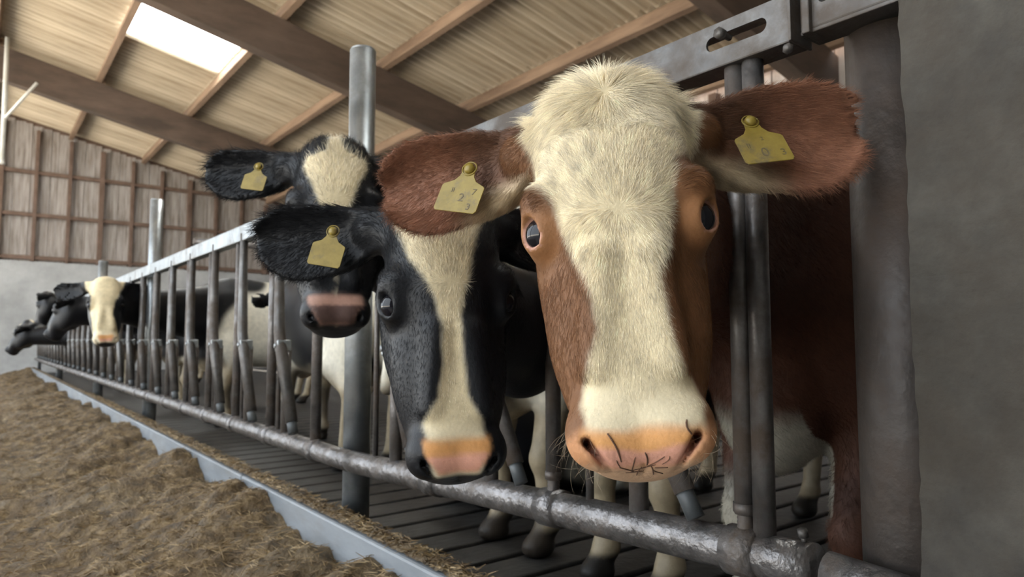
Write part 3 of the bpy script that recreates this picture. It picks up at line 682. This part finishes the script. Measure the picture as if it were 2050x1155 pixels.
def hair(parent, name, P, F, Nn, col, n, dens, dirfn, lenfn, lift=.3, rad=.00022, curl=.15, K=5):
    tri = np.concatenate([F[:, [0, 1, 2]], F[:, [0, 2, 3]]]); a, b, c_ = P[tri[:, 0]], P[tri[:, 1]], P[tri[:, 2]]
    ar = np.linalg.norm(np.cross(b - a, c_ - a), axis=1); wt = ar * dens[tri].mean(1); ok = wt > 0
    tri = tri[ok]; wt = wt[ok]; pk = RNG.choice(len(tri), n, p=wt / wt.sum()); t = tri[pk]
    r1 = np.sqrt(RNG.random(n)); r2 = RNG.random(n); B3 = np.stack([1 - r1, r1 * (1 - r2), r1 * r2], 1)[:, :, None]
    R0 = (P[t] * B3).sum(1); N0 = (Nn[t] * B3).sum(1); N0 /= np.linalg.norm(N0, axis=1, keepdims=True); C0 = (col[t] * B3).sum(1)
    D = dirfn(R0); D = D / (np.linalg.norm(D, axis=1, keepdims=True) + 1e-9); D = D + RNG.normal(0, curl, D.shape) + .32 * np.stack([vnoise(R0, 71 + q, 120, 2) for q in range(3)], 1)
    T = D - N0 * (D * N0).sum(1, keepdims=True); T /= (np.linalg.norm(T, axis=1, keepdims=True) + 1e-9)
    L = lenfn(R0) * RNG.uniform(.6, 1.25, n); lf = (lift(R0) if callable(lift) else np.full(n, lift)) * RNG.uniform(.6, 1.4, n)
    pos = np.zeros((n, K, 3)); S = np.cross(T, N0) * RNG.normal(0, .12, n)[:, None]
    for k in range(K):
        q = k / (K - 1); pos[:, k] = R0 - N0 * .001 + L[:, None] * (T * q * (1 - .12 * lf[:, None] * (1 - q)) + N0 * (lf * (q - .45 * q * q))[:, None] + S * q * q)
    h = bpy.data.hair_curves.new(name); h.add_curves([K] * n)
    h.attributes['position'].data.foreach_set('vector', pos.astype(np.float32).ravel())
    ra = h.attributes.get('radius') or h.attributes.new('radius', 'FLOAT', 'POINT')
    prof = np.array([1, .95, .8, .5, .12][:K]); ra.data.foreach_set('value', (rad * prof[None] * RNG.uniform(.7, 1.3, (n, 1))).astype(np.float32).ravel())
    ca = h.attributes.new('hcol', 'FLOAT_COLOR', 'CURVE'); C0 = np.clip(C0 * (RNG.uniform(.68, 1.16, (n, 1)) + .38 * vnoise(R0, 33, 260, 2)[:, None]), 0, 1)
    ca.data.foreach_set('color', np.concatenate([C0, np.ones((n, 1))], 1).astype(np.float32).ravel())
    h.materials.append(M['fur']); o = obj(name, h, parent); tag(o, kind='stuff'); return o

def eyes(c, root, rr=.0228):
    for s in (-1, 1):
        ctr = from_head(c, eyec(s)); fr = c.H @ eyeframe(s)
        bm = bmesh.new(); bmesh.ops.create_uvsphere(bm, u_segments=28, v_segments=18, radius=rr * c.hs)
        Rm = Matrix([list(r) for r in fr])
        for v in bm.verts: v.co = Rm @ v.co + Vector(ctr)
        me = bpy.data.meshes.new('eye'); bm.to_mesh(me); bm.free(); me.materials.append(M['eyewhite']); me.materials.append(M['eye'])
        d = Vector(c.H @ eyed(s))
        for p in me.polygons:
            p.use_smooth = True; p.material_index = 1 if ((Vector(p.center) - Vector(ctr)).normalized().dot(d) > .12) else 0
        obj('eye', me, root)
def lashes(c, root):
    pass
def eartag(root, ctr, right, up, nrm, w, h, marks, tilt=0.0):
    """yellow plate hanging from a button; ctr = button"""
    r = Vector(right).normalized(); n = Vector(nrm).normalized(); u = n.cross(r).normalized(); u = u if u.dot(Vector(up)) > 0 else -u
    r = (r - n * r.dot(n)).normalized(); ctr = Vector(ctr)
    out = [(-.13, .06), (.13, .06), (.17, -.18), (.26, -.30), (.47, -.40), (.5, -.44), (.5, -1.0), (.45, -1.06), (-.45, -1.06), (-.5, -1.0), (-.5, -.44), (-.47, -.40), (-.26, -.30), (-.17, -.18)]
    bm = bmesh.new(); vs = [bm.verts.new(ctr + r * (a * w) + u * (b * h)) for a, b in out]; f = bm.faces.new(vs)
    e = bmesh.ops.extrude_face_region(bm, geom=[f])
    for v in [g for g in e['geom'] if isinstance(g, bmesh.types.BMVert)]: v.co += n * .0016
    bmesh.ops.recalc_face_normals(bm, faces=bm.faces[:])
    bmesh.ops.bevel(bm, geom=[x for x in bm.edges if abs((x.verts[0].co - x.verts[1].co).normalized().dot(n)) < .3], offset=.0005, segments=1, affect='EDGES')
    me = bpy.data.meshes.new('ear_tag'); bm.to_mesh(me); bm.free(); me.materials.append(M['tagy'])
    t = obj('ear_tag', me, root); t['label'] = 'yellow plastic ear tag'
    def sub(nm, me): return obj(nm, me, t)
    sub('stud', tubem('stud', [ctr + n * .001, ctr + n * .004, ctr + n * .007, ctr + n * .009], [.0085, .0085, .007, .002], M['tagy'], 18))
    sub('collar', tubem('collar', [ctr + r * .0115 * math.cos(a) + u * .0115 * math.sin(a) + n * .002 for a in np.linspace(0, 6.2832, 25)], .0011, M['tagy'], 8))
    for (tx, a, b, s) in marks:
        cu = bpy.data.curves.new('tag_marking', 'FONT'); cu.body = tx; cu.size = s * h; cu.extrude = .00015; cu.align_x = 'CENTER'; cu.align_y = 'CENTER'; cu.materials.append(M['tagmark'])
        tmp = bpy.data.objects.new('tmp', cu); COL.objects.link(tmp); bpy.context.view_layer.update()
        tm = bpy.data.meshes.new_from_object(tmp.evaluated_get(bpy.context.evaluated_depsgraph_get())); bpy.data.objects.remove(tmp)
        o = sub('tag_marking', tm); p = ctr + r * (a * w) + u * (b * h) + n * .0019
        mw = Matrix((( r.x, u.x, n.x, p.x), (r.y, u.y, n.y, p.y), (r.z, u.z, n.z, p.z), (0, 0, 0, 1)))
        o.matrix_basis = mw
    return t
def under(c, P, col):                         # darker skin below the pale face hair, with shade between strands painted in
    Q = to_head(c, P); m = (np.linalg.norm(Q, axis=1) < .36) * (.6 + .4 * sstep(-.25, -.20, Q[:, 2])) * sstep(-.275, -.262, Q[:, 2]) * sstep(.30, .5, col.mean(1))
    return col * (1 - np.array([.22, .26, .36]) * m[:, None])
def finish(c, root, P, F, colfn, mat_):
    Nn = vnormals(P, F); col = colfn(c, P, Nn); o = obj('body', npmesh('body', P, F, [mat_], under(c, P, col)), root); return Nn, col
def build(c, label, gx, gy, gz, colfn, mat_, group=None, detail=True, cat='cow'):
    root = empty('cow', (float(c.base[0]), float(c.base[1]), float(c.base[2]))); tag(root, label, cat, group)
    P, F = surface(lambda q: cow_sdf(c, q, detail), gx, gy, gz)
    Nn, col = finish(c, root, P, F, colfn, mat_)
    return root, P, F, Nn, col
def facing(px, py, d, lean, roll, yaw=0.0, pitch_extra=0):
    """head axes for a head that looks at the camera from that spot: lean = top of the face leaning back"""
    O = at(px, py, d); v = np.array([0, 0, EYE]) - O; v[2] = 0; v /= np.linalg.norm(v); r = np.array([-v[1], v[0], 0])
    rt = np.cross(np.array([0, 0, 1.0]), v)          # viewer's right when the face looks at the viewer
    w = np.array([0, 0, 1.0]); Rl = rot_axis(rt, -lean); v = Rl @ v; w = Rl @ w
    Rr = rot_axis(v, roll); w = Rr @ w
    Ry = rot_axis(w, yaw); v = Ry @ v
    return O, v, w
FL = .05
R = math.radians
def std_ears(lu=-.1, ru=-.1, back=-.35, L=.24, Hh=.060, cup=.04):
    return [(-1, (-1, back, lu), (-.25, .95, -.1), L, Hh, cup), (1, (1, back, ru), (.25, .95, -.1), L, Hh, cup)]

# ---- the red and white cow in front
O, v, w = facing(1238, 457, .865, R(13), R(4.8), R(0))
rc = cow('red', O, v, w, (1.52, .86, FL), math.pi + .03, [(-1, (-1, -.20, .0), (-.25, .95, -.12), .262, .064, .056), (1, (1, -.16, .04), (.28, .95, .05), .266, .072, .056)], via=(.99, .775, 1.02))
hx, hy, hz = rc.O
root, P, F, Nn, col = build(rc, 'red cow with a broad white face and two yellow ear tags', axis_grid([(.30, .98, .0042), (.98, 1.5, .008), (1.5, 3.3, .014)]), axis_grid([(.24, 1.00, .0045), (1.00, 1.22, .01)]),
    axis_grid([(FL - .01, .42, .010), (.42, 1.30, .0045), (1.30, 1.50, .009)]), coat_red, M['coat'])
eyes(rc, root)
def red_dir(p):
    Q = to_head(rc, p); u, v_, w_ = Q.T
    D = np.zeros_like(Q)
    wh = np.stack([u, np.zeros_like(u), w_ - .0], 1); pol = np.stack([u, np.zeros_like(u), w_ - .185], 1)
    down = np.stack([u * 1.2, np.full_like(u, -.03), np.full_like(u, -.10)], 1)
    a = sstep(.02, -.03, w_)[:, None]; b = sstep(.085, .15, w_)[:, None]
    rad = wh / (np.linalg.norm(wh, axis=1, keepdims=True) + .01); up = np.stack([u * 6, np.full_like(u, -.1), np.full_like(u, .8)], 1)
    D = rad * .8 + a * np.stack([u * 3.0, np.zeros_like(u), np.full_like(u, -.8)], 1) + (1 - a) * up * .6
    D = D * (1 - b) + b * (pol / (np.linalg.norm(pol, axis=1, keepdims=True) + .004))
    side = sstep(.075, .10, np.abs(u))[:, None]; D = D * (1 - side * .7) + side * .7 * np.stack([np.sign(u) * .2, -.5 + 0 * u, -.8 + 0 * u], 1)
    for (r, Ar, L, Hh, cup) in rc.ears:
        E_ = (Q - r) @ Ar; on = sstep(-.02, .03, E_[:, 0])[:, None] * ((np.abs(E_[:, 1]) < .12) & (np.abs(E_[:, 2]) < .08))[:, None]
        loc = np.stack([np.full_like(u, .8), E_[:, 1] / Hh * .7 - .25, 0 * u], 1); D = D * (1 - on) + on * (loc @ Ar.T)
    body = sstep(-.16, -.26, v_)[:, None]; Dw = D @ rc.H.T
    return Dw * (1 - body) + body * np.array([.75, 0, -.55])
def red_len(p):
    Q = to_head(rc, p); w_ = Q[:, 2]; u = Q[:, 0]
    l = np.full(len(p), .010); fr = np.abs(u) < .1
    l = np.where(fr, np.interp(w_, [-.30, -.262, -.22, -.1, 0, .06, .12, .16, .2], [.002, .004, .011, .013, .015, .016, .014, .019, .034]), np.interp(w_, [-.3, -.2, 0, .1], [.004, .009, .009, .012]))
    ed = np.minimum(np.linalg.norm(Q - eyec(1), axis=1), np.linalg.norm(Q - eyec(-1), axis=1)); l = l * (.25 * sstep(.022, .027, ed) + .75 * sstep(.026, .06, ed))
    for (r, Ar, L, Hh, cup) in rc.ears:
        E_ = (Q - r) @ Ar; on = (E_[:, 0] > .0) & (np.abs(E_[:, 1]) < .12) & (np.abs(E_[:, 2]) < .08)
        l = np.where(on, np.where(E_[:, 1] < -.6 * Hh, .020, .011), l)
    return np.where(Q[:, 1] < -.25, .022, l)
Qv = to_head(rc, P); fr_ = (Nn @ (np.array([0, 0, EYE]) - rc.O) > -.3)
dens = np.where((np.linalg.norm(Qv - np.array([0, 0, -.03]), axis=1) < .45) & (Qv[:, 1] > -.16), 1.0, 0) * fr_
A_ = Qv.copy(); A_[:, 0] = np.abs(A_[:, 0])
padz = (Qv[:, 2] < -.268) & (Qv[:, 1] > .0) & (np.abs(Qv[:, 0]) < .075); dens = np.where(padz, 0, dens)
edv = np.minimum(np.linalg.norm(Qv - eyec(1), axis=1), np.linalg.norm(Qv - eyec(-1), axis=1)); dens = np.where(edv < .0262, 0, dens * np.where(edv < .05, 1.6, 1))
ws = (col.mean(1) > .3); dens = dens * np.where(ws, 1.7, 1.0)
hair(root, 'face_hair', P, F, Nn, col, 120000, dens, red_dir, red_len, lambda p: np.interp(to_head(rc, p)[:, 2], [-.3, .05, .12, .17, .21], [.18, .26, .28, .42, .85]), .00019, .16)
db = np.where((Qv[:, 1] < -.14) & (P[:, 0] < 1.75) & (Nn @ np.array([-.6, -.7, .3]) > -.35), 1.0, 0)
hair(root, 'body_hair', P, F, Nn, col, 45000, db, red_dir, red_len, .35, .0003, .25)
# whiskers on the muzzle
wk = np.where((Qv[:, 2] < -.262) & (np.abs(Qv[:, 0]) > .045) & (Qv[:, 1] < .045) & (Qv[:, 1] > -.06), 1.0, 0)
hair(root, 'whiskers', P, F, Nn, np.tile(np.array([.35, .28, .2]), (len(P), 1)), 80, wk, lambda p: (np.stack([np.sign(to_head(rc, p)[:, 0]) * .6, 0 * p[:, 0], -1 + 0 * p[:, 0]], 1)) @ rc.H.T, lambda p: np.full(len(p), .032), .9, .00012, .5)
# ear tags
def tag_on(c, root, ei, s, t, off, w_, h_, marks, lean=(0, 0, .28), rollv=0.0):
    r, Ar, L, Hh, cup = c.ears[ei]; q = r + Ar @ np.array([s, t, off]); p = from_head(c, q)
    n = c.H @ Ar[:, 2] + np.asarray(lean); rt = np.cross(np.array([0, 0, 1.0]), n); rt = rt * math.cos(rollv) + np.cross(n / np.linalg.norm(n), rt) * math.sin(rollv)
    return eartag(root, p, rt, (0, 0, 1), n, w_, h_, marks)
tag_on(rc, root, 0, .098, -.004, .010, .071, .070, [('II', -.2, -.55, .16), ('2', .05, -.72, .28), ('3', .28, -.92, .22), ('7', .30, -.56, .22)], (0, 0, .30), R(-11))
tag_on(rc, root, 1, .094, .012, .010, .070, .076, [('2', .05, -.47, .12), ('II', -.28, -.62, .16), ('0', -.02, -.82, .30), ('3', .34, -.86, .22)], (0, 0, .30), R(9))
# stalks stuck to the nose
from mathutils.bvhtree import BVHTree
nm = np.where((np.linalg.norm(Qv - np.array([0, .04, -.28]), axis=1) < .10))[0]
bv = BVHTree.FromPolygons([tuple(p) for p in P], [tuple(map(int, f)) for f in F[np.isin(F, nm).any(1)]])
def stalk(u0, w0, u1, w1, bend=0.0, r=.0009):
    pts = []
    for k in range(6):
        q = k / 5; pl_ = np.array([u0 + (u1 - u0) * q + bend * math.sin(math.pi * q), .16, w0 + (w1 - w0) * q])
        a = from_head(rc, pl_); d = from_head(rc, pl_ - np.array([0, 1, 0])) - a
        hit = bv.ray_cast(Vector(a), Vector(d))
        pts.append(Vector(hit[0]) + Vector(rc.H[:, 1]) * (r * .7 + .0004) if hit[0] else Vector(a + d * .11))
    o = obj('hay_stalk', tubem('hay_stalk', pts, [r * .8, r, r, r, r, r * .6], M['hay'], 7))
    tag(o, 'short dark hay stalk stuck to the wet pink nose of the red cow', 'hay', 'hay stalks on the nose')
stalk(-.036, -.272, -.024, -.303, .002, .0010); stalk(.049, -.262, .056, -.281, -.004, .0010)
for u_, w_, a_, l_, r_ in ((-.011, -.306, 75, .009, .0007), (.003, -.301, 95, .008, .0009), (.000, -.310, 12, .013, .0006), (-.019, -.311, 160, .008, .0008), (.012, -.305, 30, .012, .0006), (.019, -.311, 178, .007, .0009), (.009, -.3125, 105, .006, .0008), (-.005, -.313, 60, .006, .0006), (.024, -.304, 50, .006, .0005), (-.010, -.3135, 5, .010, .0008), (-.027, -.305, 110, .005, .0005), (.015, -.314, 150, .007, .0007)):
    a_ = R(a_); stalk(u_ - l_ * math.cos(a_), w_ - l_ * math.sin(a_) * .8, u_ + l_ * math.cos(a_), w_ + l_ * math.sin(a_) * .8, RNG.normal(0, .0012), r_)

# ---- the black and white cow beside it
O, v, w = facing(897, 608, 1.20, R(8), R(3.2), R(7))
c2_ = cow('b2', O, v, w, (1.60, 1.43, FL), math.pi, [(-1, (-1, -.25, .0), (-.25, .95, -.12), .245, .062, .04), (1, (1, -.45, .05), (.4, .9, .0), .245, .062, .04)], scale=.97, via=(1.0, 1.245, .86))
root, P, F, Nn, col = build(c2_, 'black cow lowering its head with a narrow white stripe and pink nose', axis_grid([(.40, 1.05, .0062), (1.05, 1.8, .011), (1.8, 3.4, .018)]), axis_grid([(.66, 1.42, .0062), (1.42, 1.76, .011)]),
    axis_grid([(FL - .01, .42, .011), (.42, 1.20, .0062), (1.20, 1.5, .012)]), coat_holstein(BZ2, 21, .42, (-.245, -.302, -.058, .052)), M['coat_black'])
eyes(c2_, root)
Qv = to_head(c2_, P)
def dir2(c):
    def fn(p):
        Q = to_head(c, p); u, _, w_ = Q.T; a = sstep(.06, -.02, w_)[:, None]
        D = a * np.stack([u * 3, 0 * u, -1 + 0 * u], 1) + (1 - a) * np.stack([u * 5, 0 * u, .6 + 0 * u], 1)
        for (r, Ar, L, Hh, cup) in c.ears:
            E_ = (Q - r) @ Ar; on = sstep(-.02, .03, E_[:, 0])[:, None] * ((np.abs(E_[:, 1]) < .12) & (np.abs(E_[:, 2]) < .08))[:, None]
            D = D * (1 - on) + on * (np.stack([np.full_like(u, .8), E_[:, 1] / Hh * .7 - .2, 0 * u], 1) @ Ar.T)
        return D @ c.H.T
    return fn
def len2(c, k=1.0):
    def fn(p):
        Q = to_head(c, p); l = np.interp(Q[:, 2], [-.3, -.24, -.2, 0, .12, .2], [.001, .003, .008, .012, .018, .028]) * k
        ed = np.minimum(np.linalg.norm(Q - eyec(1), axis=1), np.linalg.norm(Q - eyec(-1), axis=1)); return l * sstep(.022, .05, ed)
    return fn
dn = np.where((np.linalg.norm(Qv - np.array([0, 0, -.02]), axis=1) < .42) & (Qv[:, 1] > -.16) & (Qv[:, 2] > -.235), 1.0, 0)
hair(root, 'face_hair', P, F, Nn, col, 42000, dn * np.where(col.mean(1) > .3, 1.6, 1), dir2(c2_), len2(c2_), .25, .00028, .16)
tag_on(c2_, root, 0, .085, .0, .020, .062, .066, [], (0, 0, .28), R(-10))

# ---- the black cow with the raised head behind
O, v, w = facing(672, 432, 1.74, R(10), R(1.0), R(0))
c3 = cow('b3', O, v, w, (1.62, 1.99, FL), math.pi, [(-1, (-1, -.25, .03), (-.25, .95, -.12), .245, .060, .04), (1, (1, -.35, .02), (.3, .95, .0), .245, .060, .04)], scale=1.0, via=(1.0, 1.72, 1.06))
root, P, F, Nn, col = build(c3, 'black cow with raised head and white forehead behind the lowered head', axis_grid([(.45, 1.05, .0085), (1.05, 3.4, .018)]), axis_grid([(1.25, 2.32, .0085)]),
    axis_grid([(FL - .01, .60, .013), (.60, 1.45, .0085)]), coat_holstein(BZ3, 40, .05, (-.232, -.305, -.066, .066)), M['coat_black'])
eyes(c3, root); Qv = to_head(c3, P)
dn = np.where((np.linalg.norm(Qv, axis=1) < .42) & (Qv[:, 1] > -.16) & (Qv[:, 2] > -.22), 1.0, 0)
hair(root, 'face_hair', P, F, Nn, col, 16000, dn, dir2(c3), len2(c3, 1.2), .3, .0004, .2)
tag_on(c3, root, 0, .085, .0, .020, .060, .066, [], (0, 0, .28), R(-8))

# ---- cows further along the row
def far_cow(px, py, d, v, w, base_x, base_y, tab, seed, thr, nose, label, hd_=math.pi, h=.014, ears=None, scale=1.0):
    O = at(px, py, d)
    if v is None: O, v, w = facing(px, py, d, R(12), R(2), R(0))
    c = cow('f', O, v, w, (base_x, base_y, FL), hd_, ears or std_ears(), scale, via=(1.02, 2.602 + .487 * round((.55 * O[1] + .45 * base_y - 2.602) / .487), O[2] + .03))
    lo = np.minimum(O - .33, c.base - np.array([.2, .55, 0])); 
    x1 = base_x + 1.75; y0 = min(O[1] - .36, base_y - .40); y1 = max(O[1] + .36, base_y + .40)
    root, P, F, Nn, col = build(c, label, axis_grid([(O[0] - .36, O[0] + .36, h * .75), (O[0] + .36, x1, h * 1.4)]), axis_grid([(y0, y1, h)]), axis_grid([(FL - .01, max(1.5, O[2] + .3), h)]), coat_holstein(tab, seed, thr, nose), M['coat_black'])
    eyes(c, root); return c, root
far_cow(212, 610, 5.0, None, None, 1.75, 6.36, BZ4, 31, .25, (-.25, -.300, -.05, .05), 'cow with an almost entirely white face looking along the fence')
lf = -CR * .86 + CF * .15
far_cow(128, 622, 6.7, lf + np.array([0, 0, .40]), np.array([.0, 0, 1.0]) - lf * .35, 1.80, 8.0, BZ3, 52, .3, None, 'black cow in profile just left of the white faced cow')
far_cow(44, 668, 9.0, lf + np.array([0, 0, .55]), np.array([.0, 0, 1.0]) - lf * .55, 1.75, 11.0, BZ3, 63, .3, None, 'dim black cow lowest and leftmost at the far end', h=.018)
far_cow(88, 612, 10.2, lf + np.array([0, 0, .1]), np.array([.0, 0, 1.0]), 1.75, 12.6, BZ3, 74, .3, None, 'farthest black cow with its head up before the concrete wall', h=.018)
# ---- animals behind the fence
def back_cow(x, y, hd_, seed, thr, label, lying=False, head=None, scale=1.0):
    f = np.array([math.cos(hd_), math.sin(hd_), 0]); base = np.array([x, y, FL])
    O = base + f * (.62 if not lying else .50) * scale + np.array([0, 0, (.95 if not lying else .50) * scale]); v = f + np.array([0, 0, .25]); w = np.array([0, 0, 1.0])
    c = cow('k', O, v, w, base, hd_, std_ears(), scale, lying=lying)
    ext = np.array([base + c.B @ (np.array(q) * scale) for q in ((1.05, .5, 0), (1.05, -.5, 0), (-1.75, .5, 0), (-1.75, -.5, 0))])
    lo = ext.min(0) - .08; hi = ext.max(0) + .08
    root, P, F, Nn, col = build(c, label, axis_grid([(lo[0], hi[0], .018)]), axis_grid([(lo[1], hi[1], .018)]), axis_grid([(FL - .01, 1.42 if not lying else 1.0, .018)]), coat_holstein(BZ2, seed, thr, None), M['coat_black'])
    eyes(c, root)
back_cow(1.95, 4.95, R(84), 84, .12, 'patched black and white cow standing behind the slanted fence bars')
back_cow(4.4, 7.6, R(262), 95, .15, 'mostly white patched cow standing deeper behind the fence')
back_cow(2.05, 2.62, R(186), 17, -.15, 'patched cow lying on the slatted floor behind the low pipe', lying=True, scale=.82)

# ------------------------------------------------------------------ small things of the barn
t = empty('cubicle_rail', (3.2, 9.0, FL)); tag(t, 'dark horizontal pipe rail on posts beyond the fence', 'rail')
obj('rail', tubem('rail', [(2.35, 10.2, 1.36 + EYE), (5.5, 10.2, 1.36 + EYE)], .045, M['steel']), t)
for x in (2.6, 5.3): obj('upright', tubem('upright', [(x, 10.2, FL), (x, 10.2, 1.36 + EYE)], .04, M['steel']), t)
t = empty('hanging_pipe', (.17, 10.0, 3.2)); tag(t, 'pale hanging pipe with a diagonal brace at the left edge', 'pipe')
a0, a1 = at(12, 128, 11.15), at(4, 322, 11.15)
obj('drop_pipe', tubem('drop_pipe', [a0 + np.array([0, 0, .45]), a1], .034, M['white_pipe']), t)
obj('brace', tubem('brace', [at(74, 166, 11.15), at(10, 236, 11.15)], .024, M['white_pipe']), t)
obj('end_cup', tubem('end_cup', [a1 + np.array([0, 0, .03]), a1 - np.array([0, 0, .05])], [.03, .05], M['white_pipe']), t)
